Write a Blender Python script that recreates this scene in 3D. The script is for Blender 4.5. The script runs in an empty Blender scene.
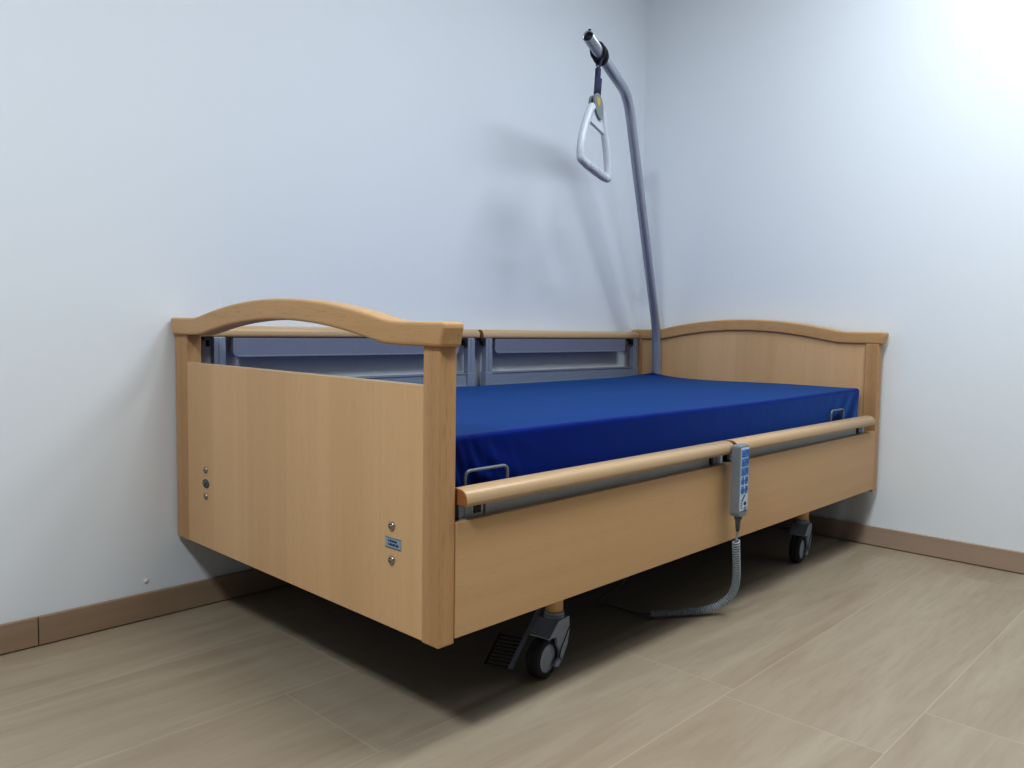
import bpy, bmesh, math, random
from mathutils import Vector, Matrix
random.seed(3)
sc = bpy.context.scene
col = sc.collection
WL = {}                     # world location of every placed object

# ------------------------------------------------------------------ materials
def srgb(r, g, b):
    f = lambda c: (c/12.92 if c <= .04045 else ((c+.055)/1.055)**2.4)
    return (f(r/255), f(g/255), f(b/255), 1)

def new_mat(name, color, rough=.5, metal=0.0, spec=.5):
    m = bpy.data.materials.new(name); m.use_nodes = True
    b = m.node_tree.nodes['Principled BSDF']
    b.inputs['Base Color'].default_value = color
    b.inputs['Roughness'].default_value = rough
    b.inputs['Metallic'].default_value = metal
    b.inputs['Specular IOR Level'].default_value = spec
    return m

def nd(m, t, **kw):
    n = m.node_tree.nodes.new(t)
    for k, v in kw.items():
        if hasattr(n, k): setattr(n, k, v)
        else: n.inputs[k].default_value = v
    return n

def lk(m, a, b): m.node_tree.links.new(a, b)

def mth(m, op, a, b=None, c=None):
    n = m.node_tree.nodes.new('ShaderNodeMath'); n.operation = op
    for i, v in enumerate((a, b, c)):
        if v is None: continue
        if isinstance(v, (int, float)): n.inputs[i].default_value = v
        else: lk(m, v, n.inputs[i])
    return n.outputs[0]

def mixc(m, fac, a, b, mode='MIX'):
    n = m.node_tree.nodes.new('ShaderNodeMix'); n.data_type = 'RGBA'; n.blend_type = mode
    for s, v in ((n.inputs[0], fac), (n.inputs[6], a), (n.inputs[7], b)):
        if isinstance(v, (int, float)): s.default_value = v
        elif isinstance(v, tuple): s.default_value = v
        else: lk(m, v, s)
    return n.outputs[2]

def speckle(name, color, rough, metal=0.0, scale=60, amt=.08, bump=0.0, spec=.5):
    """plain paint / plastic / metal with a slight procedural mottling"""
    m = new_mat(name, color, rough, metal, spec)
    b = m.node_tree.nodes['Principled BSDF']
    tc = nd(m, 'ShaderNodeTexCoord')
    n = nd(m, 'ShaderNodeTexNoise', Scale=scale, Detail=3.0)
    lk(m, tc.outputs['Object'], n.inputs['Vector'])
    dark = tuple(c*(1-amt*2) for c in color[:3])+(1,)
    lk(m, mixc(m, n.outputs[0], dark, tuple(min(1, c*(1+amt)) for c in color[:3])+(1,)), b.inputs['Base Color'])
    if bump:
        bp = nd(m, 'ShaderNodeBump', Strength=bump, Distance=.002)
        lk(m, n.outputs[0], bp.inputs['Height']); lk(m, bp.outputs[0], b.inputs['Normal'])
    return m

def wood(name, axis, light, dark, stave=None, rough=.42, fleck=.25, seed=0.0):
    """beech: fine short flecks along `axis`, soft wide bands across it"""
    m = new_mat(name, light, rough, 0, .4)
    b = m.node_tree.nodes['Principled BSDF']
    tc = nd(m, 'ShaderNodeTexCoord')
    def mapped(across, along, loc=0.0):
        mp = nd(m, 'ShaderNodeMapping')
        s = [across]*3; s[axis] = along
        mp.inputs['Scale'].default_value = s
        mp.inputs['Location'].default_value = (loc, loc*.7, loc*1.3)
        lk(m, tc.outputs['Object'], mp.inputs['Vector'])
        return mp.outputs[0]
    n1 = nd(m, 'ShaderNodeTexNoise', Scale=1.0, Detail=2.0); lk(m, mapped(420, 26, seed), n1.inputs['Vector'])
    n2 = nd(m, 'ShaderNodeTexNoise', Scale=1.0, Detail=4.0); lk(m, mapped(34, 1.3, seed+3), n2.inputs['Vector'])
    n3 = nd(m, 'ShaderNodeTexNoise', Scale=1.0, Detail=1.0); lk(m, mapped(6, .5, seed+7), n3.inputs['Vector'])
    fac = mth(m, 'ADD', mth(m, 'MULTIPLY', n2.outputs[0], .55), mth(m, 'MULTIPLY', n3.outputs[0], .45))
    if stave:
        sx = nd(m, 'ShaderNodeSeparateXYZ'); lk(m, tc.outputs['Object'], sx.inputs[0])
        idx = mth(m, 'FLOOR', mth(m, 'DIVIDE', mth(m, 'ADD', sx.outputs[stave[0]], stave[2]), stave[1]))
        wn = nd(m, 'ShaderNodeTexWhiteNoise', noise_dimensions='1D'); lk(m, idx, wn.inputs['W'])
        fac = mth(m, 'ADD', mth(m, 'MULTIPLY', fac, .80), mth(m, 'MULTIPLY', wn.outputs[0], .20))
    rp = nd(m, 'ShaderNodeMapRange'); rp.inputs[1].default_value = .3; rp.inputs[2].default_value = .7
    lk(m, fac, rp.inputs[0])
    c = mixc(m, rp.outputs[0], dark, light)
    r2 = nd(m, 'ShaderNodeMapRange'); r2.inputs[1].default_value = .55; r2.inputs[2].default_value = .72
    lk(m, n1.outputs[0], r2.inputs[0])
    c = mixc(m, mth(m, 'MULTIPLY', r2.outputs[0], fleck), c, tuple(v*.62 for v in dark[:3])+(1,))
    lk(m, c, b.inputs['Base Color'])
    bp = nd(m, 'ShaderNodeBump', Strength=.06, Distance=.001)
    lk(m, n1.outputs[0], bp.inputs['Height']); lk(m, bp.outputs[0], b.inputs['Normal'])
    return m

BL, BD = srgb(217, 183, 142), srgb(206, 171, 130)
RL, RD = srgb(196, 159, 118), srgb(175, 138, 98)
GL, GD = srgb(196, 170, 138), srgb(187, 160, 127)
M_panel_v = wood('beech_panel_vertical', 2, BL, BD, stave=(1, .17, 3.07), fleck=.15)
M_panel_x = wood('beech_panel_lengthwise', 0, srgb(203, 169, 128), srgb(193, 159, 118), fleck=.12, seed=5)
M_head = wood('beech_headboard_vertical', 2, srgb(222, 187, 146), srgb(210, 174, 132), stave=(1, .17, 3.2), fleck=.15, seed=8)
M_post = wood('beech_post', 2, RL, RD, fleck=.4, seed=2)
M_rail = wood('beech_cross_rail', 1, srgb(206, 170, 127), srgb(188, 151, 107), fleck=.35, seed=9)
M_hand = wood('beech_hand_rail', 0, GL, GD, fleck=.15, seed=11, rough=.35)
M_leg = wood('beech_leg', 2, srgb(240, 200, 150), srgb(225, 182, 132), fleck=.2, seed=4)
M_alu = speckle('anodised_aluminium', srgb(150, 160, 176), .42, .35, 90, .05)
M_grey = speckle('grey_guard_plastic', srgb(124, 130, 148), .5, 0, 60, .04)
M_near = speckle('brightened_guard_plastic', srgb(196, 204, 210), .5, 0, 60, .04)  # guard grey lightened on the near side to offset the rail's shade
M_pole = speckle('silver_painted_steel', srgb(170, 177, 190), .32, .45, 120, .05)
M_black = speckle('black_plastic', srgb(24, 25, 28), .5, 0, 80, .1)
M_blackmet = speckle('dark_painted_steel', srgb(52, 54, 60), .5, .2, 60, .1)
M_castor = speckle('blue_grey_caster_plastic', srgb(150, 160, 176), .45, 0, 70, .06)
M_hub = speckle('pale_grey_hub_plastic', srgb(160, 170, 184), .5, 0, 70, .06)
M_rubber = speckle('black_rubber', srgb(38, 39, 42), .7, 0, 150, .1, .1)
M_strap = speckle('navy_webbing', srgb(62, 66, 98), .85, 0, 600, .25, .4)
M_disc = speckle('grey_adjuster_plastic', srgb(132, 140, 144), .45, 0, 60, .05)
M_white = speckle('white_grip_plastic', srgb(198, 204, 213), .35, 0, 60, .03)
M_yel = speckle('yellow_badge', srgb(196, 172, 76), .5, 0, 200, .15)
M_hand_body = speckle('grey_handset_plastic', srgb(136, 142, 148), .5, 0, 60, .04)
M_key = speckle('pale_blue_keypad_foil', srgb(190, 208, 226), .4, 0, 300, .04)
M_btn = speckle('blue_button_foil', srgb(78, 130, 192), .4, 0, 300, .06)
M_icon = speckle('dark_blue_print', srgb(40, 66, 120), .5, 0, 300, .1)
M_ink = speckle('black_print', srgb(28, 34, 46), .6, 0, 300, .1)
M_cord = speckle('grey_cord_rubber', srgb(166, 174, 180), .45, 0, 90, .05)
M_cable = speckle('dark_grey_cable', srgb(88, 94, 100), .5, 0, 90, .05)
M_steel = speckle('bright_screw_steel', srgb(168, 160, 146), .35, .8, 200, .06)
M_wire = speckle('grey_bent_wire', srgb(128, 136, 142), .4, .4, 120, .05)
M_label = speckle('pale_blue_sticker', srgb(148, 170, 178), .5, 0, 300, .05)
M_gap = speckle('cut_end_beech', srgb(166, 116, 68), .7, 0, 200, .15)
M_trimw = speckle('white_plug_plastic', srgb(214, 218, 222), .5, 0, 90, .03)

# mattress cover
M_mat = new_mat('blue_mattress_cover', srgb(6, 28, 104), .5, 0, .06)
b = M_mat.node_tree.nodes['Principled BSDF']
b.inputs['Sheen Weight'].default_value = .75; b.inputs['Sheen Roughness'].default_value = .35; b.inputs['Sheen Tint'].default_value = (.14, .48, 1, 1)
tc = nd(M_mat, 'ShaderNodeTexCoord')
n = nd(M_mat, 'ShaderNodeTexNoise', Scale=5.0, Detail=3.0); lk(M_mat, tc.outputs['Object'], n.inputs['Vector'])
lk(M_mat, mixc(M_mat, n.outputs[0], srgb(4, 25, 104), srgb(7, 31, 118)), b.inputs['Base Color'])
n2 = nd(M_mat, 'ShaderNodeTexNoise', Scale=14.0, Detail=4.0); lk(M_mat, tc.outputs['Object'], n2.inputs['Vector'])
bp = nd(M_mat, 'ShaderNodeBump', Strength=.12, Distance=.01); lk(M_mat, n2.outputs[0], bp.inputs['Height'])
lk(M_mat, bp.outputs[0], b.inputs['Normal'])

# painted wall
def wall_mat(name, c):
    m = new_mat(name, c, .75, 0, .25)
    b = m.node_tree.nodes['Principled BSDF']
    tc = nd(m, 'ShaderNodeTexCoord')
    n = nd(m, 'ShaderNodeTexNoise', Scale=2.2, Detail=4.0); lk(m, tc.outputs['Object'], n.inputs['Vector'])
    lk(m, mixc(m, n.outputs[0], tuple(v*.985 for v in c[:3])+(1,), c), b.inputs['Base Color'])
    n2 = nd(m, 'ShaderNodeTexNoise', Scale=90.0, Detail=3.0); lk(m, tc.outputs['Object'], n2.inputs['Vector'])
    bp = nd(m, 'ShaderNodeBump', Strength=.01, Distance=.003); lk(m, n2.outputs[0], bp.inputs['Height'])
    lk(m, bp.outputs[0], b.inputs['Normal'])
    return m
M_wall = wall_mat('white_wall_paint_shaded', srgb(222, 227, 233))  # same paint on both walls; this copy darkened for the dimmer light
M_wall_r = wall_mat('white_wall_paint_lit', srgb(231, 236, 241))  # copy of the left wall's paint, lightened for the brighter light here
M_far = wall_mat('darkened_unseen_wall_paint', srgb(140, 144, 148))  # unseen walls, toned down so less light bounces under the bed
M_ceil = wall_mat('white_ceiling_paint', srgb(236, 238, 240))

# wood-look floor: planks along X, rows .3245 wide, length 1.3 with a different shift in each row
M_floor = new_mat('wood_look_floor_planks', srgb(170, 154, 134), .42, 0, .45)
m = M_floor; b = m.node_tree.nodes['Principled BSDF']
g = nd(m, 'ShaderNodeNewGeometry'); sx = nd(m, 'ShaderNodeSeparateXYZ'); lk(m, g.outputs['Position'], sx.inputs[0])
PW, PL = .3245, 1.3
yy = mth(m, 'DIVIDE', mth(m, 'SUBTRACT', sx.outputs[1], .107), PW)
row = mth(m, 'FLOOR', yy); fy = mth(m, 'FRACT', yy)
off = mth(m, 'ADD', mth(m, 'MULTIPLY', mth(m, 'MULTIPLY', row, row), .4325), mth(m, 'ADD', mth(m, 'MULTIPLY', row, -.2625), mth(m, 'MULTIPLY_ADD', mth(m, 'MULTIPLY', row, mth(m, 'SUBTRACT', mth(m, 'MULTIPLY', row, row), 1.0)), .05, -.045)))
xx = mth(m, 'DIVIDE', mth(m, 'SUBTRACT', sx.outputs[0], off), PL)
colx = mth(m, 'FLOOR', xx); fx = mth(m, 'FRACT', xx)
cb = nd(m, 'ShaderNodeCombineXYZ'); lk(m, row, cb.inputs[0]); lk(m, colx, cb.inputs[1])
wn = nd(m, 'ShaderNodeTexWhiteNoise', noise_dimensions='2D'); lk(m, cb.outputs[0], wn.inputs['Vector'])
# grain coordinates shifted per plank
cg = nd(m, 'ShaderNodeCombineXYZ')
lk(m, mth(m, 'ADD', mth(m, 'MULTIPLY', sx.outputs[0], 1.1), mth(m, 'MULTIPLY', wn.outputs[0], 17.0)), cg.inputs[0])
lk(m, mth(m, 'MULTIPLY', sx.outputs[1], 9.0), cg.inputs[1]); lk(m, mth(m, 'MULTIPLY', wn.outputs[0], 31.0), cg.inputs[2])
na = nd(m, 'ShaderNodeTexNoise', Scale=1.0, Detail=5.0, Roughness=.6, Distortion=1.2); lk(m, cg.outputs[0], na.inputs['Vector'])
cg2 = nd(m, 'ShaderNodeCombineXYZ')
lk(m, mth(m, 'MULTIPLY', sx.outputs[0], 9.0), cg2.inputs[0]); lk(m, mth(m, 'MULTIPLY', sx.outputs[1], 75.0), cg2.inputs[1]); lk(m, mth(m, 'MULTIPLY', wn.outputs[0], 9.0), cg2.inputs[2])
nb = nd(m, 'ShaderNodeTexNoise', Scale=1.0, Detail=3.0, Distortion=.4); lk(m, cg2.outputs[0], nb.inputs['Vector'])
rp = nd(m, 'ShaderNodeMapRange'); rp.inputs[1].default_value = .18; rp.inputs[2].default_value = .84; lk(m, na.outputs[0], rp.inputs[0])
c = mixc(m, rp.outputs[0], srgb(149, 132, 112), srgb(176, 165, 147))
c = mixc(m, mth(m, 'MULTIPLY', wn.outputs[0], .18), c, srgb(176, 166, 153))
rb = nd(m, 'ShaderNodeMapRange'); rb.inputs[1].default_value = .52; rb.inputs[2].default_value = .75; lk(m, nb.outputs[0], rb.inputs[0])
c = mixc(m, mth(m, 'MULTIPLY', rb.outputs[0], .13), c, srgb(132, 114, 95))
ey = mth(m, 'MULTIPLY', mth(m, 'MINIMUM', fy, mth(m, 'SUBTRACT', 1.0, fy)), PW)
ex = mth(m, 'MULTIPLY', mth(m, 'MINIMUM', fx, mth(m, 'SUBTRACT', 1.0, fx)), PL)
seam = mth(m, 'LESS_THAN', mth(m, 'MINIMUM', ex, ey), .0013)
c = mixc(m, mth(m, 'MULTIPLY', seam, .32), c, srgb(206, 194, 176))
lk(m, c, b.inputs['Base Color'])
bp = nd(m, 'ShaderNodeBump', Strength=.08, Distance=.002); lk(m, nb.outputs[0], bp.inputs['Height']); lk(m, bp.outputs[0], b.inputs['Normal'])
lk(m, mth(m, 'ADD', mth(m, 'MULTIPLY', nb.outputs[0], .18), .36), b.inputs['Roughness'])

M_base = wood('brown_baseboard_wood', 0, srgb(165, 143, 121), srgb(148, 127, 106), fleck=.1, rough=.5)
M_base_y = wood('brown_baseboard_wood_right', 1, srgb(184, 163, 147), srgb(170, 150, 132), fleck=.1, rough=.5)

# ------------------------------------------------------------------ geometry helpers
def add_box(bm, x0, x1, y0, y1, z0, z1):
    vs = [bm.verts.new((x, y, z)) for x in (x0, x1) for y in (y0, y1) for z in (z0, z1)]
    for f in ((0,1,3,2),(4,6,7,5),(0,4,5,1),(2,3,7,6),(0,2,6,4),(1,5,7,3)):
        bm.faces.new([vs[i] for i in f])

def add_prism(bm, pts, axis, a0, a1, smooth=False):
    """2-D outline extruded along an axis: axis 0 -> (y,z), 1 -> (x,z), 2 -> (x,y)"""
    def P(p, a):
        return {0: (a, p[0], p[1]), 1: (p[0], a, p[1]), 2: (p[0], p[1], a)}[axis]
    A = [bm.verts.new(P(p, a0)) for p in pts]; B = [bm.verts.new(P(p, a1)) for p in pts]
    bm.faces.new(A); bm.faces.new(B[::-1])
    for i in range(len(pts)):
        j = (i+1) % len(pts)
        f = bm.faces.new((A[j], A[i], B[i], B[j])); f.smooth = smooth

def catmull(pts, n=8):
    pts = [Vector(p) for p in pts]; out = []
    P = [pts[0]*2-pts[1]]+pts+[pts[-1]*2-pts[-2]]
    for i in range(1, len(P)-2):
        for k in range(n):
            t = k/n; a, b_, c_, d_ = P[i-1], P[i], P[i+1], P[i+2]
            out.append(.5*((2*b_)+(c_-a)*t+(2*a-5*b_+4*c_-d_)*t*t+(3*b_-a-3*c_+d_)*t**3))
    out.append(pts[-1]); return out

def fillet(pts, r, n=6):
    """polyline with rounded corners of radius about r"""
    pts = [Vector(p) for p in pts]; out = [pts[0]]
    for i in range(1, len(pts)-1):
        a = (pts[i-1]-pts[i]); c_ = (pts[i+1]-pts[i]); l = min(r, a.length*.49, c_.length*.49)
        p0 = pts[i]+a.normalized()*l; p1 = pts[i]+c_.normalized()*l
        for k in range(n+1):
            t = k/n; out.append(p0*(1-t)**2+pts[i]*2*t*(1-t)+p1*t*t)
    out.append(pts[-1]); return out

def add_tube(bm, path, r, seg=12, closed=False, caps=True, flat=None):
    """round tube (or elliptical with flat=(ra,rb,up)) along a path, frames carried along"""
    path = [Vector(p) for p in path]; N = len(path); rings = []
    up = Vector(flat[2]) if flat else None; prev = None
    for i, p in enumerate(path):
        t = (path[(i+1) % N]-path[i-1]) if closed else (path[min(i+1, N-1)]-path[max(i-1, 0)])
        t.normalize()
        if up is not None: u = (up-t*up.dot(t)).normalized()
        elif prev is None:
            u = Vector((0, 0, 1)) if abs(t.z) < .9 else Vector((1, 0, 0)); u = (u-t*u.dot(t)).normalized()
        else: u = (prev-t*prev.dot(t)).normalized()
        prev = u; v = t.cross(u); ra, rb = (flat[0], flat[1]) if flat else (r, r)
        rings.append([bm.verts.new(p+u*ra*math.cos(a)+v*rb*math.sin(a)) for a in [2*math.pi*k/seg for k in range(seg)]])
    for i in range(N if closed else N-1):
        A, B = rings[i], rings[(i+1) % N]
        for k in range(seg):
            f = bm.faces.new((A[k], A[(k+1) % seg], B[(k+1) % seg], B[k])); f.smooth = True
    if caps and not closed:
        bm.faces.new(rings[0][::-1]); bm.faces.new(rings[-1])

def add_lathe(bm, prof, origin, axis, seg=32, smooth=True):
    """profile of (radius, height) revolved about axis through origin"""
    axis = Vector(axis).normalized(); o = Vector(origin)
    u = axis.orthogonal().normalized(); v = axis.cross(u); rings = []
    for r, h in prof:
        if r < 1e-6: rings.append([bm.verts.new(o+axis*h)])
        else: rings.append([bm.verts.new(o+axis*h+u*r*math.cos(2*math.pi*k/seg)+v*r*math.sin(2*math.pi*k/seg)) for k in range(seg)])
    for A, B in zip(rings, rings[1:]):
        for k in range(seg):
            k2 = (k+1) % seg
            if len(A) == 1 and len(B) == 1: continue
            if len(A) == 1: f = bm.faces.new((A[0], B[k], B[k2]))
            elif len(B) == 1: f = bm.faces.new((A[k], B[0], A[k2]))
            else: f = bm.faces.new((A[k], B[k], B[k2], A[k2]))
            f.smooth = smooth

def BM(): return bmesh.new()

def obj(name, bm, mat, parent=None, bevel=0, seg=2, smooth_angle=None):
    """link a bmesh (in world coordinates) as ONE mesh object, origin at the centre of its base"""
    bmesh.ops.recalc_face_normals(bm, faces=bm.faces[:])
    xs = [v.co.x for v in bm.verts]; ys = [v.co.y for v in bm.verts]; zs = [v.co.z for v in bm.verts]
    c = Vector(((min(xs)+max(xs))/2, (min(ys)+max(ys))/2, min(zs)))
    for v in bm.verts: v.co -= c
    me = bpy.data.meshes.new(name); bm.to_mesh(me); bm.free()
    o = bpy.data.objects.new(name, me); col.objects.link(o)
    for mm in (mat if isinstance(mat, (list, tuple)) else [mat]): me.materials.append(mm)
    WL[o.name] = c
    if parent is not None:
        o.parent = parent; o.location = c-WL[parent.name]
    else: o.location = c
    if bevel:
        md = o.modifiers.new('bevel', 'BEVEL'); md.width = bevel; md.segments = seg
        md.limit_method = 'ANGLE'; md.angle_limit = math.radians(35)
    return o

def thing(name, loc, label, cat, group=None):
    o = bpy.data.objects.new(name, None); col.objects.link(o); o.location = loc
    o.empty_display_size = .1; WL[o.name] = Vector(loc)
    o['label'] = label; o['category'] = cat
    if group: o['group'] = group
    return o

def struct(name, bm, mat, **kw):
    o = obj(name, bm, mat, **kw); o['kind'] = 'structure'; return o

def lab(o, text): o['label'] = text; return o

# ------------------------------------------------------------------ the room
XW, YW, X0, Y0, ZC = 2.1017, 1.0651, -4.6, -3.8, 2.62
T = .1
bm = BM(); add_box(bm, X0-T, XW+T, Y0-T, YW+T, -.06, 0); struct('floor', bm, M_floor)
bm = BM(); add_box(bm, X0-T, XW+T, Y0-T, YW+T, ZC, ZC+.06); struct('ceiling', bm, M_ceil)
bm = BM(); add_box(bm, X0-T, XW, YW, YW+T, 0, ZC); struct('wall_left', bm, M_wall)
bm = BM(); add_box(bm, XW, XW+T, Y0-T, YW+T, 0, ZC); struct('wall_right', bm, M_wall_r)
bm = BM(); add_box(bm, X0-T, X0, Y0-T, YW, 0, ZC); struct('wall_back', bm, M_far)
bm = BM(); add_box(bm, X0, XW, Y0-T, Y0, 0, ZC); struct('wall_front', bm, M_far)
HB, TB = .0705, .012
SX = -.332                                    # joint between two lengths of baseboard
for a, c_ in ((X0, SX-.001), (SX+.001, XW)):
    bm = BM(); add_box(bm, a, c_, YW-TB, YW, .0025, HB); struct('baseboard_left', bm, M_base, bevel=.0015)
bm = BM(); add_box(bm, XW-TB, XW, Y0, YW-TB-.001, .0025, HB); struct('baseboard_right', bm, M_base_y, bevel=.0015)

# ------------------------------------------------------------------ the bed
L, W = 2.071, 1.05
PWD, PDP, ZB = .046, .038, .2077
bed = thing('care_bed', (L/2, W/2, 0), 'beech hospital care bed on casters standing in the corner against both walls', 'bed')

def arch_outline():
    """arched rail seen along X: (y,z)"""
    cy = W/2; zt, zu = .7755, .7330
    def curve(z0, rise, half, blend, n=40):
        pts = []
        for i in range(n+1):
            d = -half-blend+(2*half+2*blend)*i/n
            r = rise*(1-(d/half)**2)
            # soft meeting of the arc with the straight ends
            k = .0045; r = .5*(r+math.sqrt(r*r+k*k*1.2)) if r > -.03 else 0.0
            pts.append((cy+d, z0+r))
        return pts
    top = curve(zt, .0450, .392, .05)
    bot = curve(zu, .0420, .372, .05)
    e = .0165
    right = [(-e, zt+.0005), (-e-.0005, zt-.010), (-e+.002, zt-.020), (-e+.0045, zt-.030), (-e+.007, zu)]
    left = [(W-y-.0075, z) for y, z in right]
    return right[::-1]+top+left+bot[::-1]

def end_rail(parent, x0, x1, tilt=0):
    bm = BM(); add_prism(bm, [(y, z+tilt*y/W) for y, z in arch_outline()], 0, x0, x1)
    return obj('top_rail', bm, M_rail, parent, bevel=.006, seg=3)

def edge_band(bm):
    bm.normal_update()
    for f in bm.faces:
        if abs(f.normal.z) > .9 and f.calc_center_median().z > .4: f.material_index = 1

# footboard
bm = BM(); add_prism(bm, [(PWD-.002, .2105), (.984, .2095), (.984, .6705), (PWD-.002, .6655)], 0, .0005, .0195); edge_band(bm)
foot = obj('footboard', bm, [M_panel_v, M_hand], bed, bevel=.0015)
for y0, y1 in ((0, PWD), (.982, 1.0545)):
    bm = BM(); add_box(bm, 0, PDP, y0, y1, ZB, .7345+(.006 if y0 else 0)); obj('post', bm, M_post, foot, bevel=.003, seg=2)
end_rail(foot, -.0095, .0405, .007)
def screw(parent, y, z, r=.0085):
    bm = BM(); add_lathe(bm, [(0, .0052), (r*.35, .0052), (r*.36, .0025), (r*.5, .0025), (r*.55, .0052), (r*.85, .004), (r, 0), (r, -.002)], (.0007, y, z), (-1, 0, 0), 20)
    o = obj('screw', bm, M_steel, parent)
    bm = BM(); add_lathe(bm, [(0, .0046), (r*.36, .0046), (r*.36, .001)], (.0003, y+.001, z), (-1, 0, 0), 12)
    return o, bm
for y, z in ((.131, .402), (.131, .3385), (.883, .406), (.883, .340)):
    o, bm = screw(foot, y, z); 
    # dark hex socket belongs to the same screw head: join into its mesh as a second material
    me2 = bpy.data.meshes.new('socket'); bmesh.ops.recalc_face_normals(bm, faces=bm.faces[:])
    for v in bm.verts: v.co -= WL[o.name]
    for f in bm.faces: f.material_index = 1
    bm.from_mesh(o.data); bm.to_mesh(o.data); bm.free(); o.data.materials.append(M_ink)
# stickers: rectangle near, oval far, each with two lines of tiny print
bm = BM()
add_box(bm, -.0006, .0008, .1045, .1505, .3610, .3805)
s1 = obj('sticker', bm, [M_label, M_ink], foot); lab(s1, 'pale blue rectangular sticker with two tiny lines of dark print')
bm = BM()
for zz, segs in ((.3742, [(.142,.1395),(.137,.131),(.1295,.1235),(.122,.116)]), (.3676, [(.142,.1405),(.138,.130),(.1285,.121),(.119,.111)])):
    for a, c_ in segs: add_box(bm, -.0011, -.0004, c_, a, zz-.0018, zz+.0018)
for a in ((.1045,.1505,.3798,.3804),(.1045,.1505,.3611,.3617)): add_box(bm, -.0011, -.0004, *a)
obj('print', bm, M_icon, bed).name = 'sticker_print'
pr = bpy.data.objects['sticker_print']; pr.parent = foot; pr.location = WL['print']-WL[foot.name] if 'print' in WL else pr.location
bm = BM()
add_prism(bm, [(.883+.0175*math.cos(a), .3715+.0115*math.sin(a)) for a in [2*math.pi*k/28 for k in range(28)]], 0, -.0006, .0008)
s2 = obj('sticker', bm, M_disc, foot); lab(s2, 'oval blue grey sticker')
bm = BM()
ring = [(-.0006, .883+.0150*math.cos(a), .3715+.0092*math.sin(a)) for a in [2*math.pi*k/28 for k in range(28)]]
add_tube(bm, ring, .0011, 6, closed=True)
for zz in (.3745, .3705, .3665):
    for k in range(3):
        a = .8905-.0062*k; add_box(bm, -.0012, .0, a-.0048, a, zz-.0011, zz+.0011)
obj('sticker_print', bm, M_ink, foot)

# headboard
yc = W/2
inner = [(PWD-.001, .235), (W-PWD+.001, .235)]
n = 30
topc = []
for i in range(n+1):
    y = W-PWD+.001-(W-2*PWD+.002)*i/n; d = y-yc
    topc.append((y, .738+max(0, .042*(1-(d/.372)**2))))
bm = BM(); add_prism(bm, inner+topc, 0, L-.030, L-.012)
head = obj('headboard', bm, M_head, bed, bevel=.001)
for y0 in (0, W-PWD):
    bm = BM(); add_box(bm, L-PDP, L, y0, y0+PWD, ZB, .7345); obj('post', bm, M_post, head, bevel=.0025, seg=2)
end_rail(head, L-.0385, L+.0095)

# long side panels
for y0 in (-.0015, W-.0165):
    bm = BM(); add_box(bm, PDP+.0005, L-PDP-.0005, y0, y0+.018, .2173, .4253); edge_band(bm)
    obj('side_panel', bm, [M_panel_x, M_hand], bed, bevel=.0012)

# side guards ------------------------------------------------------------
def hand_rail_profile():
    """rounded D profile (y across, z up); flat underside, z from 0 to .031"""
    pts = []
    w, h = .052, .0315
    for i in range(25):
        a = math.pi*i/24
        ca, sa = math.cos(a), math.sin(a)
        y = w/2*math.copysign(abs(ca)**.75, ca); z = .006+(h-.006)*sa**.72
        pts.append((y, z))
    pts += [(-w/2+.004, 0), (w/2-.004, 0)]
    return pts

def guard(ymid, side, zr, x0, x1, plate_y, posts, pa, pc, pm):
    """one half-length guard: side=+1 when its room face looks to -Y (near), -1 for the far one"""
    bm = BM(); add_prism(bm, [(ymid+y, zr+z) for y, z in hand_rail_profile()], 0, x0, x1, smooth=True)
    for f in bm.faces:
        if len(f.verts) > 4: f.material_index = 1
    r = obj('hand_rail', bm, [M_hand, M_gap], bed, bevel=.0025, seg=2)
    y = plate_y
    # plate under the rail with rounded lower corners
    a, c_ = pa, pc; zt, zb_, q = zr-.001, zr-.0535, .014
    pts = [(a, zt), (c_, zt)]
    for k in range(7): t = math.pi/2*k/6; pts.append((c_-q+q*math.cos(t), zb_+q-q*math.sin(t)))
    for k in range(7): t = math.pi/2*k/6; pts.append((a+q-q*math.sin(t), zb_+q-q*math.cos(t)))
    bm = BM(); add_prism(bm, pts, 1, y-.006, y+.006)
    add_box(bm, a+.012, c_-.012, y-.009, y+.009, zb_, zb_+.005)
    obj('guard_panel', bm, pm, r, bevel=.001)
    for xp in posts:
        bm = BM(); add_box(bm, xp-.0165, xp+.0165, y-.011, y+.011, zr-.235, zr+.001)
        add_box(bm, xp-.019, xp+.019, y-.0135, y+.0135, zr-.235, zr-.1195)
        add_box(bm, xp-.0035, xp+.0035, y-.0125, y+.0125, zr-.116, zr-.002)
        obj('guard_post', bm, M_alu, r, bevel=.0012)
        s = -1
        bm = BM(); add_prism(bm, [(xp+s*.0185, zr), (xp+s*.042, zr), (xp+s*.042, zr-.006), (xp+s*.029, zr-.008), (xp+s*.029, zr-.024), (xp+s*.0185, zr-.024)], 1, y-.010, y+.010)
        obj('bracket', bm, M_black, r)
    bm = BM(); add_box(bm, posts[0]+.012, posts[1]-.012, y-.008, y+.008, zr-.167, zr-.1195)
    add_box(bm, posts[0]+.012, posts[1]-.012, y-.011, y+.011, zr-.1245, zr-.1195)
    add_box(bm, posts[0]+.012, posts[1]-.012, y-.011, y+.011, zr-.167, zr-.162)
    obj('cross_bar', bm, M_alu, r, bevel=.0008)
    return r
ZN, ZF = .4535, .7330
for a, c_, ps, pa, pc in ((.0455, .986, (.073, .955), .128, .93), (1.004, 1.972, (1.040, 1.935), 1.062, 1.905)):
    guard(.005, 1, ZN, a, c_, .0235, ps, pa, pc, M_near)
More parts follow.
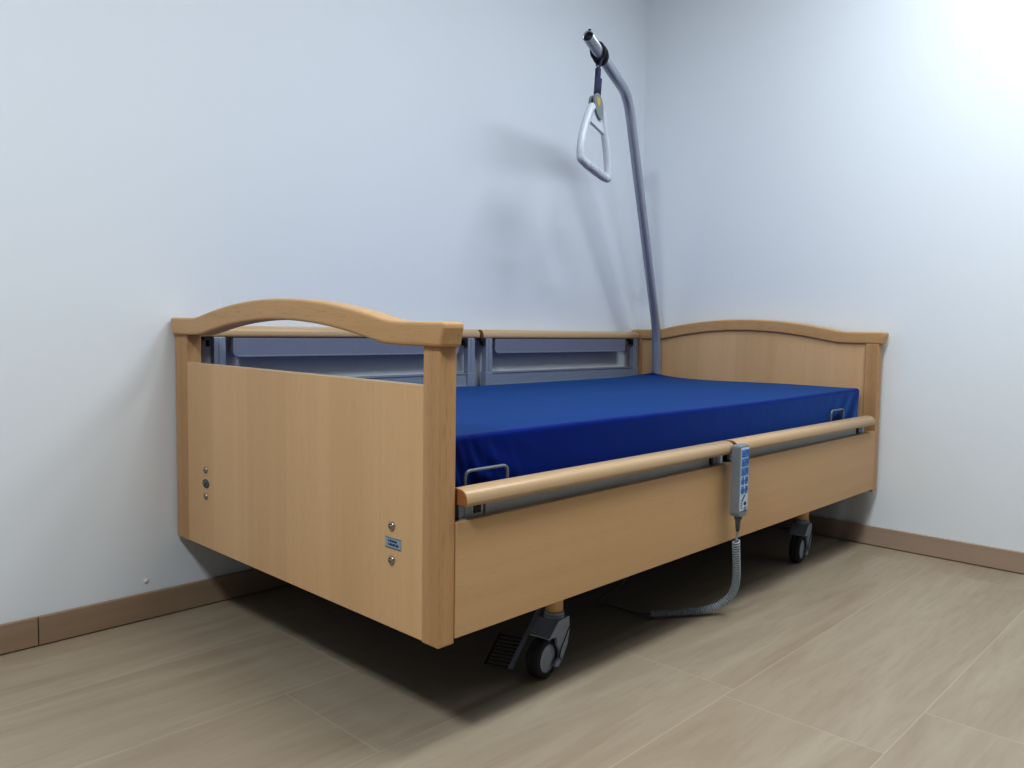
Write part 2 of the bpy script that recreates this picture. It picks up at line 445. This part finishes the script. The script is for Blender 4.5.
for a, c_, ps, pa, pc in ((.028, 1.057, (.100, 1.014), .140, .962), (1.073, 2.020, (1.1005, 1.995), 1.136, 1.925)):
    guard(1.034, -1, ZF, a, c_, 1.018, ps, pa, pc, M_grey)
# grey guide caps at the ends of the lowered near guards (seen through the gap above the panel)
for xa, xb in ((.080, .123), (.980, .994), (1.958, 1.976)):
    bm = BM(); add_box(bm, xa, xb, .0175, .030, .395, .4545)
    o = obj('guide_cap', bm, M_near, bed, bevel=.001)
bm = BM(); add_box(bm, .097, .116, .0168, .0182, .4300, .4460); obj('guide_insert', bm, M_blackmet, bed, bevel=.0005)

# base frame, slats, retainers, legs, casters
bm = BM()
for y0 in (.058, W-.098): add_box(bm, .05, 2.02, y0, y0+.04, .385, .425)
for x0 in (.06, .42, 1.0, 1.62, 1.98): add_box(bm, x0, x0+.035, .098, W-.098, .39, .42)
for y0 in (.085, W-.125): add_box(bm, .36, 1.76, y0, y0+.04, .235, .275)
for x0 in (.44, 1.62): add_box(bm, x0, x0+.04, .125, W-.125, .24, .27)
obj('base_frame', bm, M_blackmet, bed, bevel=.002)
for s in range(14):
    x = .12+s*.141
    bm = BM(); add_box(bm, x, x+.055, .065, W-.065, .4255, .4375); obj('slat', bm, M_blackmet, bed, bevel=.002)  # wooden slats coloured dark to deepen the shade under the bed
for xa, xb in ((.094, .205), (1.735, 1.836)):
    for y, zt in ((.0375, .5045), (W-.0375, .5045)):
        dz = .009 if xa > 1 else 0
        p = fillet([(xa, y, .41), (xa, y, zt+dz), (xb, y, zt+dz), (xb, y, .41)], .014)
        bm = BM(); add_tube(bm, p, .0034, 10); o = obj('mattress_retainer', bm, M_wire, bed)

def caster(cx, cy, pedal):
    """caster whose stem stands at (cx,cy); wheel trails towards -X"""
    rot = Matrix.Rotation(math.radians(9), 4, 'Z') if cy < W/2 else Matrix.Rotation(math.radians(-12), 4, 'Z')
    base = Vector((cx, cy, 0))
    def spin(bm):
        for v in bm.verts: v.co = (rot @ (v.co-base))+base
        return bm
    ux, uz, R = -.048, .0452, .0452
    def arc(r, a0, a1, n=10): return [(cx+ux+r*math.cos(math.radians(a0+(a1-a0)*k/n)), uz+r*math.sin(math.radians(a0+(a1-a0)*k/n))) for k in range(n+1)]
    # housing: two cheeks covering the rear of the wheel and a sloping shroud over its top
    cheek = [(cx+.024, .124), (cx-.024, .124), (cx-.060, .096)]+arc(.0475, 104, 66, 8)+arc(.0335, 50, -8, 8)+arc(.022, -30, -60, 4)+[(cx-.020, .020), (cx-.002, .034), (cx+.018, .060), (cx+.026, .092)]
    bm = BM()
    for s in (-1, 1): add_prism(bm, cheek, 1, cy+s*.0195, cy+s*.0265)
    top = [(cx+.024, .124), (cx-.024, .124), (cx-.060, .096)]+arc(.0485, 104, 20, 10)+[(cx+.010, .064), (cx+.020, .066), (cx+.026, .092)]
    add_prism(bm, top, 1, cy-.0200, cy+.0200)
    add_lathe(bm, [(.0225, .116), (.0235, .121), (.0235, .129), (.0215, .1305), (.0215, .132), (.0230, .1335), (.0230, .138), (0, .138)], base, (0, 0, 1), 28)
    c = obj('caster', spin(bm), M_castor, bed, bevel=.0025, seg=2)
    w = BM(); add_lathe(w, [(.0315, -.0165), (.0395, -.0165), (.0432, -.0135), (.0452, -.006), (.0452, -.0025), (.0440, -.0015), (.0440, .0015), (.0452, .0025), (.0452, .006), (.0432, .0135), (.0395, .0165), (.0315, .0165), (.0315, -.0165)], base+Vector((ux, 0, uz)), (0, 1, 0), 40)
    obj('wheel', spin(w), M_rubber, c)
    h = BM(); add_lathe(h, [(0, -.0185), (.012, -.0185), (.014, -.0165), (.026, -.0155), (.0313, -.0155), (.0313, .0155), (.026, .0155), (.014, .0165), (.012, .0185), (0, .0185)], base+Vector((ux, 0, uz)), (0, 1, 0), 36)
    obj('hub', spin(h), M_hub, c)
    g_ = BM()
    line = [(cx+.024, cy-.0272, .100), (cx+.006, cy-.0272, .079), (cx-.012, cy-.0272, .059), (cx-.017, cy-.0272, .044), (cx-.012, cy-.0272, .034)]
    add_tube(g_, catmull(line, 5), .0012, 6); obj('seam', spin(g_), M_ink, c)
    if pedal:
        p = BM()
        A, B = Vector((cx-.004, cy+.034, .132)), Vector((cx-.092, cy+.040, .016))
        dirn = (B-A).normalized(); side = Vector((-.35, .94, 0)).normalized(); nrm = dirn.cross(side).normalized()
        w0, th = .075, .004
        def quad(p0, p1, wa, wb, lift, t):
            vs = []
            for k, (p_, w_) in enumerate(((p0, wa), (p1, wb))):
                for sgn in (0, 1):
                    for q_ in (0, 1): vs.append(p.verts.new(p_+side*w_*sgn+nrm*(lift+t*q_)))
            for f in ((0,1,3,2),(4,6,7,5),(0,4,5,1),(2,3,7,6),(0,2,6,4),(1,5,7,3)): p.faces.new([vs[i] for i in f])
        quad(A, B, .011, .012, 0, .006)
        pe = obj('brake_pedal', p, M_castor, c, bevel=.001)
        p = BM()
        for k in range(9):
            t = .50+.058*k; q0 = A.lerp(B, t)+side*.012; quad(q0, q0+dirn*.0035, .055, .055, .001, .003)
        A2, B2 = A.lerp(B, .48)+side*.066, B+side*.066
        quad(A2, B2, .004, .004, 0, .005)
        obj('pedal_tread', p, M_black, c)
    return c
LEGX, LEGY = (.447, 1.733), (.120, W-.120)
for i, x in enumerate(LEGX):
    for j, y in enumerate(LEGY):
        caster(x, y, pedal=(i == 0 and j == 0))
        bm = BM(); add_lathe(bm, [(0, .138), (.0205, .138), (.0205, .33), (0, .33)], (x, y, 0), (0, 0, 1), 28)
        obj('leg', bm, M_leg, bed)

# ------------------------------------------------------------------ mattress
MX0, MX1, MY0, MY1, MZ0, MZ1 = .046, 2.002, .047, .990, .4385, .5725
def mattress():
    nx, ny, nz = 360, 96, 22
    bm = BM(); r = .008
    def shape(x, y, z):
        c = Vector((min(max(x, MX0+r), MX1-r), min(max(y, MY0+r), MY1-r), min(max(z, MZ0+r), MZ1-r)))
        d = Vector((x, y, z))-c
        p = c+d.normalized()*r if d.length > 1e-9 else Vector((x, y, z))
        hz = (z-MZ0)/(MZ1-MZ0)
        if d.length <= 1e-9: p = Vector((x, y, z))
        # cover: belly and gentle unevenness on top
        fx, fy = (x-MX0)/(MX1-MX0), (y-MY0)/(MY1-MY0)
        p.z += hz*(.0020*math.sin(3.1*x+1)+.0012*math.sin(11*y+2*x)-.002)
        # peak where the cover is pushed up by the pole
        p.z += hz*(1-fy)*(-.006+.011*fx)
        dd = math.hypot((x-1.998)/.06, (y-.909)/.085)
        p.z += hz*.020*math.exp(-1.25*dd)
        if x > MX1-.03: p.x -= .012*math.exp(-((y-.909)/.05)**2)
        # gathers at the near foot corner: folds that fan out downwards
        if y < MY0+.05 or x < MX0+.05:
            u = (x-MX0); k = max(0, 1-u/.26)*max(0, 1-hz)**.8*min(1, hz*8+.3)
            fold = math.sin(62*u*(1+.9*hz)+7*hz)+.5*math.sin(131*u+11*hz)
            p.y += k*(.0035*fold+.004)
            kk = math.exp(-u/.055)*min(1, hz*9)*max(0, 1-hz)**.5
            p.y += kk*.0045*math.sin(240*(u+.030*hz*hz)+3*hz)
            k2 = math.exp(-((u-.16)/.07)**2)*(1-hz)
            p.y += k2*.0025*math.sin(55*(u+.9*hz*.3))
            u2 = MX1-x; k3 = max(0, 1-u2/.30)*(1-hz)**.9
            p.y += k3*(.003*math.sin(48*u2*(1+.6*hz)+4*hz)+.002)
        return p
    def grid(n1, n2, fn):
        V = [[bm.verts.new(fn(i/n1, j/n2)) for j in range(n2+1)] for i in range(n1+1)]
        for i in range(n1):
            for j in range(n2):
                f = bm.faces.new((V[i][j], V[i+1][j], V[i+1][j+1], V[i][j+1])); f.smooth = True
    def e(t):  # denser toward the edges
        return .5-.5*math.cos(math.pi*t) if False else t
    X = lambda t: MX0+(MX1-MX0)*(t-.115*math.sin(2*math.pi*t)); Y = lambda t: MY0+(MY1-MY0)*t; Z = lambda t: MZ0+(MZ1-MZ0)*t
    grid(nx, ny, lambda a, c_: shape(X(a), Y(c_), MZ1)); grid(nx, ny, lambda a, c_: shape(X(a), Y(c_), MZ0))
    grid(nx, nz, lambda a, c_: shape(X(a), MY0, Z(c_))); grid(nx, nz, lambda a, c_: shape(X(a), MY1, Z(c_)))
    grid(ny, nz, lambda a, c_: shape(MX0, Y(a), Z(c_))); grid(ny, nz, lambda a, c_: shape(MX1, Y(a), Z(c_)))
    bmesh.ops.remove_doubles(bm, verts=bm.verts[:], dist=1e-5)
    return bm
o = obj('mattress', mattress(), M_mat)
o['label'] = 'plain royal blue covered mattress lying on the care bed'; o['category'] = 'mattress'

# ------------------------------------------------------------------ lifting pole
POLE = [(1.985, .8995, .5685), (1.9748, .896, .7312), (1.9590, .8908, .8155), (1.8993, .8714, .938*1.0), (1.7513, .8233, 1.2628), (1.5878, .7702, 1.5572)]
pth = [Vector((2.0145, .909, .43)), Vector((2.0125, .9085, .60)), Vector((1.992, .902, .775))]
b1 = Vector((1.553, .759, 1.629)); tip = Vector((1.154, .6293, 1.7044))
path = fillet([pth[0], pth[1], pth[2], b1, tip], .075, 12)
pole = thing('lifting_pole', (2.0145, .909, .43), 'bent silver steel lifting pole rising from the far head corner of the bed', 'pole')
bm = BM(); add_tube(bm, path, .0185, 24, caps=False)
d = (tip-b1).normalized()
add_tube(bm, [tip, tip-d*.0006], .0185, 24, caps=False)
po = obj('tube', bm, M_pole, pole)
md = po.modifiers.new('wall', 'SOLIDIFY'); md.thickness = .0022; md.offset = -1
bm = BM(); add_lathe(bm, [(0, .0), (.0158, 0), (.0158, .004), (0, .004)], tip-d*.009, d, 24); obj('bore_shade', bm, M_black, pole)  # black disc standing in for the shade inside the open tube
bm = BM(); add_lathe(bm, [(0, .011), (.0045, .0095), (.0055, .005), (.0045, 0), (.0045, -.006)], tip-d*.014+Vector((0, 0, .0185)), (0, 0, 1), 14); obj('stop_pin', bm, M_black, pole)
bm = BM(); add_lathe(bm, [(.0200, 0), (.0205, 0), (.0205, .09), (.0200, .09), (.0200, 0)], (2.0145, .909, .43), (0, 0, 1), 24); obj('socket', bm, M_blackmet, pole)

# ------------------------------------------------------------------ grip hanging from the pole
arm = (b1-tip).normalized()
hook = tip+arm*.108                        # where the strap goes round the arm
grip = thing('trapeze_grip', (1.235, .653, 1.28), 'white triangular trapeze grip hanging on a navy strap from the lifting pole', 'grip')
H = Vector((.988, .142, 0)).normalized(); N_ = Vector((-.142, .988, 0)).normalized(); UP = Vector((0, 0, 1))
# black ring round the arm
bm = BM()
q = arm.cross(UP).normalized(); q2 = q.cross(arm).normalized()
for off, rr, wd in ((-.011, .0225, .0095), (.012, .0235, .0105)):
    ring = [hook+arm*off+(q*math.cos(a)+q2*(math.sin(a)*1.05-.08))*rr+arm*(-.014*math.sin(a)) for a in [2*math.pi*k/36 for k in range(36)]]
    add_tube(bm, ring, 0, 10, closed=True, flat=(wd, .0050, tuple(arm)))
obj('loop', bm, M_black, grip)
SW = Vector((.66, -.75, 0))
def ribbon(bm, path, w, th, wd=H):
    add_tube(bm, path, 0, 12, flat=(w/2, th/2, tuple(wd)))
sb = Vector((1.232, .6535, 1.512))
st = hook+Vector((0, 0, -.020))
bm = BM()
# two converging webbing legs from the loop, then the doubled strap down to the adjuster
j = sb.lerp(st, .72)
ribbon(bm, [hook+arm*-.010+q*.020+UP*-.004, hook+arm*-.006+q*.014-UP*.024, j+UP*.004, j-UP*.012], .015, .0035, arm)
ribbon(bm, [hook+arm*.008-q*.020+UP*-.004, hook+arm*.004-q*.014-UP*.024, j+UP*.004, j-UP*.012], .017, .0035, arm)
ribbon(bm, [j+UP*.010, j.lerp(sb, .25), j.lerp(sb, .3), sb], .019, .006, SW)
ribbon(bm, [j.lerp(sb, .22)+N_*-.003, j.lerp(sb, .78)+N_*-.003], .024, .007, SW)
obj('strap', bm, M_strap, grip)
# grey adjuster: flat rounded disc pair, roll of the strap between
bm = BM(); dc = Vector((1.2335, .6535, 1.503))
prof = []
for k in range(26):
    a = 2*math.pi*k/26; x = .026*math.cos(a)*(1+.10*math.sin(a)); z = .043*math.sin(a); prof.append((x, z))
def plate(bm, c, pts, th, off):
    A = [bm.verts.new(c+H*x+UP*z+N_*(off)) for x, z in pts]; B = [bm.verts.new(c+H*x+UP*z+N_*(off+th)) for x, z in pts]
    bm.faces.new(A); bm.faces.new(B[::-1])
    for i in range(len(pts)):
        jn = (i+1) % len(pts); bm.faces.new((A[i], A[jn], B[jn], B[i]))
rotp = lambda pts, a: [(x*math.cos(a)-z*math.sin(a), x*math.sin(a)+z*math.cos(a)) for x, z in pts]
pl = rotp(prof, math.radians(22))
plate(bm, dc, pl, .009, -.014); plate(bm, dc+H*.004-UP*.004, pl, .009, .006)
add_lathe(bm, [(0, -.012), (.014, -.012), (.014, .012), (0, .012)], dc-UP*.006, N_, 20)
obj('adjuster', bm, M_disc, grip, bevel=.002)
bm = BM(); bc = dc+UP*.012-H*.008-N_*.0142
plate(bm, bc, [(-.011, .012), (.0, .015), (.011, .010), (.009, -.004), (-.002, -.016), (-.010, -.004)], .0012, -.001)
obj('badge', bm, M_yel, grip)
# the grip itself: closed rounded trapezoid tube, slightly tilted, with a web plate near the apex
G0 = Vector((1.2335, .6535, 0))
pts = [(-.006, 1.500), (-.030, 1.484), (-.046, 1.472), (-.090, 1.394), (-.094, 1.322), (.090, 1.288), (.080, 1.378), (.046, 1.471), (.022, 1.497)]
pts = [(-.004, 1.497), (-.034, 1.490), (-.080, 1.400), (-.092, 1.334), (-.070, 1.313), (.070, 1.284), (.091, 1.302), (.077, 1.378), (.040, 1.480), (.012, 1.497)]
loop = [G0+H*x+UP*z for x, z in pts]
cl = []
P_ = loop
for i in range(len(P_)):
    a, b_, c_, e_ = P_[i-1], P_[i], P_[(i+1) % len(P_)], P_[(i+2) % len(P_)]
    for k in range(7):
        t = k/7; cl.append(.5*((2*b_)+(c_-a)*t+(2*a-5*b_+4*c_-e_)*t*t+(3*b_-a-3*c_+e_)*t**3))
bm = BM(); add_tube(bm, cl, 0, 14, closed=True, flat=(.0135, .0140, tuple(N_)))
# finger ridges on the lower bar
for k in range(9):
    t = .12+.76*k/8; p = Vector(loop[4]).lerp(loop[5], t); ax = (loop[5]-loop[4]).normalized()
    add_tube(bm, [p-ax*.005, p-ax*.0025, p+ax*.0025, p+ax*.005], 0, 14, flat=(.0150, .0156, tuple(N_)))
obj('handle', bm, M_white, grip)
bm = BM(); plate(bm, G0, [(-.052, 1.449), (.062, 1.420), (.040, 1.474), (.012, 1.494), (-.020, 1.490), (-.038, 1.476)], .012, -.006)
obj('web', bm, M_white, grip, bevel=.0015)

# ------------------------------------------------------------------ hand control with coiled cord
ctl = thing('hand_control', (.991, -.026, .278), 'grey bed hand control with blue keys hooked on the near side rail', 'remote control')
hx0, hx1, hy0, hy1, hz0, hz1 = .963, 1.009, -.050, -.0235, .2940, .4790
bm = BM(); add_prism(bm, [(hx0+.006, hz0), (hx1-.006, hz0), (hx1-.001, hz0+.010), (hx1, hz0+.035), (hx1, hz1-.004), (hx1-.003, hz1), (hx0+.003, hz1), (hx0, hz1-.004), (hx0, hz0+.035), (hx0+.001, hz0+.010)], 1, hy0, hy1)
obj('body', bm, M_hand_body, ctl, bevel=.003, seg=3)
bm = BM(); add_box(bm, hx0+.0025, hx1-.0025, hy0-.0010, hy0+.001, hz0+.016, hz1-.006); kp = obj('keypad', bm, M_key, ctl, bevel=.0005)
ztop = hz1-.010
for r_ in range(5):
    zc = ztop-.0105-r_*.0235
    for s, xc in enumerate((hx0+.0135, hx1-.0135)):
        w_, h_ = .0088, .0098
        if r_ < 3: pp = [(-w_, -h_), (w_, -h_), (w_, h_), (-w_, h_)]
        else: pp = [(-w_*.55, -h_), (w_*.55, -h_), (w_, 0), (w_*.55, h_), (-w_*.55, h_), (-w_, 0)]
        bm = BM(); add_prism(bm, [(xc+a, zc+c_) for a, c_ in pp], 1, hy0-.0022, hy0-.0005); obj('button', bm, M_btn, kp, bevel=.0005)
        bm = BM(); dz = .0035 if s == 0 else -.0035
        add_prism(bm, [(xc-.004, zc-dz*.6), (xc+.004, zc-dz*.6), (xc, zc+dz)], 1, hy0-.0026, hy0-.0020)
        add_box(bm, xc-.0055, xc+.0055, hy0-.0026, hy0-.0020, zc-.0072 if dz > 0 else zc+.0056, zc-.0056 if dz > 0 else zc+.0072)
        obj('icon', bm, M_icon, kp)
bm = BM()
zl = hz0+.046
add_prism(bm, [(hx0+.010, zl-.004), (hx0+.026, zl+.011), (hx0+.028, zl+.009), (hx0+.013, zl-.006)], 1, hy0-.0018, hy0-.0008)
add_prism(bm, [(hx1-.017+.006*math.cos(a), zl-.012+.0045*math.sin(a)) for a in [2*math.pi*k/16 for k in range(16)]], 1, hy0-.0018, hy0-.0008)
for k in range(3):
    add_box(bm, hx0+.007, hx0+.014, hy0-.0018, hy0-.0008, zl-.010-k*.006, zl-.0085-k*.006)
    add_box(bm, hx1-.022, hx1-.008, hy0-.0018, hy0-.0008, zl-.022-k*.004, zl-.0212-k*.004)
obj('symbols', bm, M_ink, kp)
# hook behind the body reaching over the panel edge
bm = BM()
add_tube(bm, fillet([(.974, -.0185, .437), (  .984, -.0205, .437), (  .984, -.0225, .420), (  .984, -.0225, .36)], .006), .0028, 8)
add_tube(bm, fillet([(.974, -.0185, .445), (  .996, -.0205, .445), (  .996, -.0225, .420), (  .996, -.0225, .36)], .006), .0028, 8)
obj('hook', bm, M_wire, ctl)
bx, by = .985, -.037
bm = BM(); add_lathe(bm, [(0, .2955), (.0100, .2955), (.0100, .287), (.0072, .284), (.0060, .268), (.0042, .254), (0, .254)], (bx, by, 0), (0, 0, 1), 16); obj('strain_relief', bm, M_cable, ctl)
cpath = catmull([(bx, by, .262), (.990, -.034, .244), (.993, -.030, .224)], 6)
bm = BM(); add_tube(bm, cpath, .0034, 8); obj('cord_lead', bm, M_cord, ctl)
cl = catmull([(.990, -.031, .226), (.998, -.028, .195), (1.014, -.022, .155), (1.030, -.014, .118), (1.043, -.004, .086), (1.048, .010, .058), (1.040, .028, .035), (1.012, .052, .019), (.950, .098, .0135), (.872, .150, .0130)], 24)
# resample and wind
S = [0.0]
for a, c_ in zip(cl, cl[1:]): S.append(S[-1]+(c_-a).length)
def at(s):
    for i in range(len(S)-1):
        if S[i+1] >= s: return cl[i].lerp(cl[i+1], (s-S[i])/max(1e-9, S[i+1]-S[i]))
    return cl[-1]
pitch, per = .0070, 16
nt = int(S[-1]/pitch*per); hel = []; u = Vector((1, 0, 0))
for k in range(nt+1):
    s = S[-1]*k/nt; p = at(s); t = (at(min(S[-1], s+.004))-at(max(0, s-.004))).normalized()
    u = (u-t*u.dot(t)).normalized(); v = t.cross(u); a = 2*math.pi*k/per
    hel.append(p+(u*math.cos(a)+v*math.sin(a))*.0088)
bm = BM(); add_tube(bm, hel, .0022, 6); lab(obj('coiled_cord', bm, M_cord, ctl), 'grey coiled cord drooping to the floor under the bed')
bm = BM(); add_tube(bm, catmull([(.874, .150, .0130), (.864, .185, .007), (.874, .235, .004), (.868, .285, .004), (.845, .300, .012), (.822, .262, .05), (.820, .20, .10), (.84, .16, .20), (.86, .150, .27)], 8), .0026, 8)
obj('cable', bm, M_cable, ctl)

# ------------------------------------------------------------------ tiny wall plug
bm = BM(); add_lathe(bm, [(0, .004), (.0035, .0035), (.006, .0015), (.0065, 0), (.0065, -.002)], (-.0785, YW, .0995), (0, -1, 0), 16)
o = obj('wall_plug', bm, M_trimw); o['label'] = 'tiny white plug on the left wall just above the baseboard'; o['category'] = 'wall plug'

# ------------------------------------------------------------------ light
def area(name, loc, size, power, color=(1, 1, 1), aim=None):
    l = bpy.data.lights.new(name, 'AREA'); l.shape = 'SQUARE'; l.size = size; l.energy = power; l.color = color
    o = bpy.data.objects.new(name, l); col.objects.link(o); o.location = loc
    if aim: o.rotation_euler = (Vector(aim)-Vector(loc)).to_track_quat('-Z', 'Y').to_euler()
    return o
COOL = (.90, .96, 1.0)
def panel(name, loc, size, power, color):
    l = bpy.data.lights.new(name, 'AREA'); l.shape = 'SQUARE'; l.size = size; l.energy = power; l.color = color
    o = bpy.data.objects.new(name, l); col.objects.link(o); o.location = loc
panel('ceiling_and_fill_panel', (-1.55, -.66, 2.56), .36, 56, COOL)
panel('ceiling_and_fill_panel', (1.22, -.80, 2.56), .85, 33, COOL)
panel('ceiling_and_fill_panel', (.30, -.60, 2.56), .40, 15, COOL)  # added fill lamp to brighten the walls, no fitting known there
w = bpy.data.worlds.new('room_world'); sc.world = w; w.use_nodes = True
w.node_tree.nodes['Background'].inputs[0].default_value = (.8, .87, 1, 1); w.node_tree.nodes['Background'].inputs[1].default_value = .3

# ------------------------------------------------------------------ camera
Rr = Vector((.69474657, -.71910451, .01469387)); Uu = Vector((.03798896, .05708765, .99764615)); Ff = Vector((.71825069, .69255303, -.06697948))
cam = bpy.data.cameras.new('camera'); cam.sensor_width = 36; cam.lens = 798.9565*36/1024; cam.clip_start = .02
co = bpy.data.objects.new('camera', cam); col.objects.link(co)
mw = Matrix.Identity(4)
for i in range(3): mw[i][0] = Rr[i]; mw[i][1] = Uu[i]; mw[i][2] = -Ff[i]
mw[0][3], mw[1][3], mw[2][3] = -.8891, -1.0264, .7631
co.matrix_world = mw
sc.camera = co
sc.view_settings.view_transform = 'Standard'; sc.view_settings.look = 'None'; sc.view_settings.exposure = .12; sc.view_settings.gamma = .8
sc.cycles.max_bounces = 10; sc.cycles.diffuse_bounces = 6
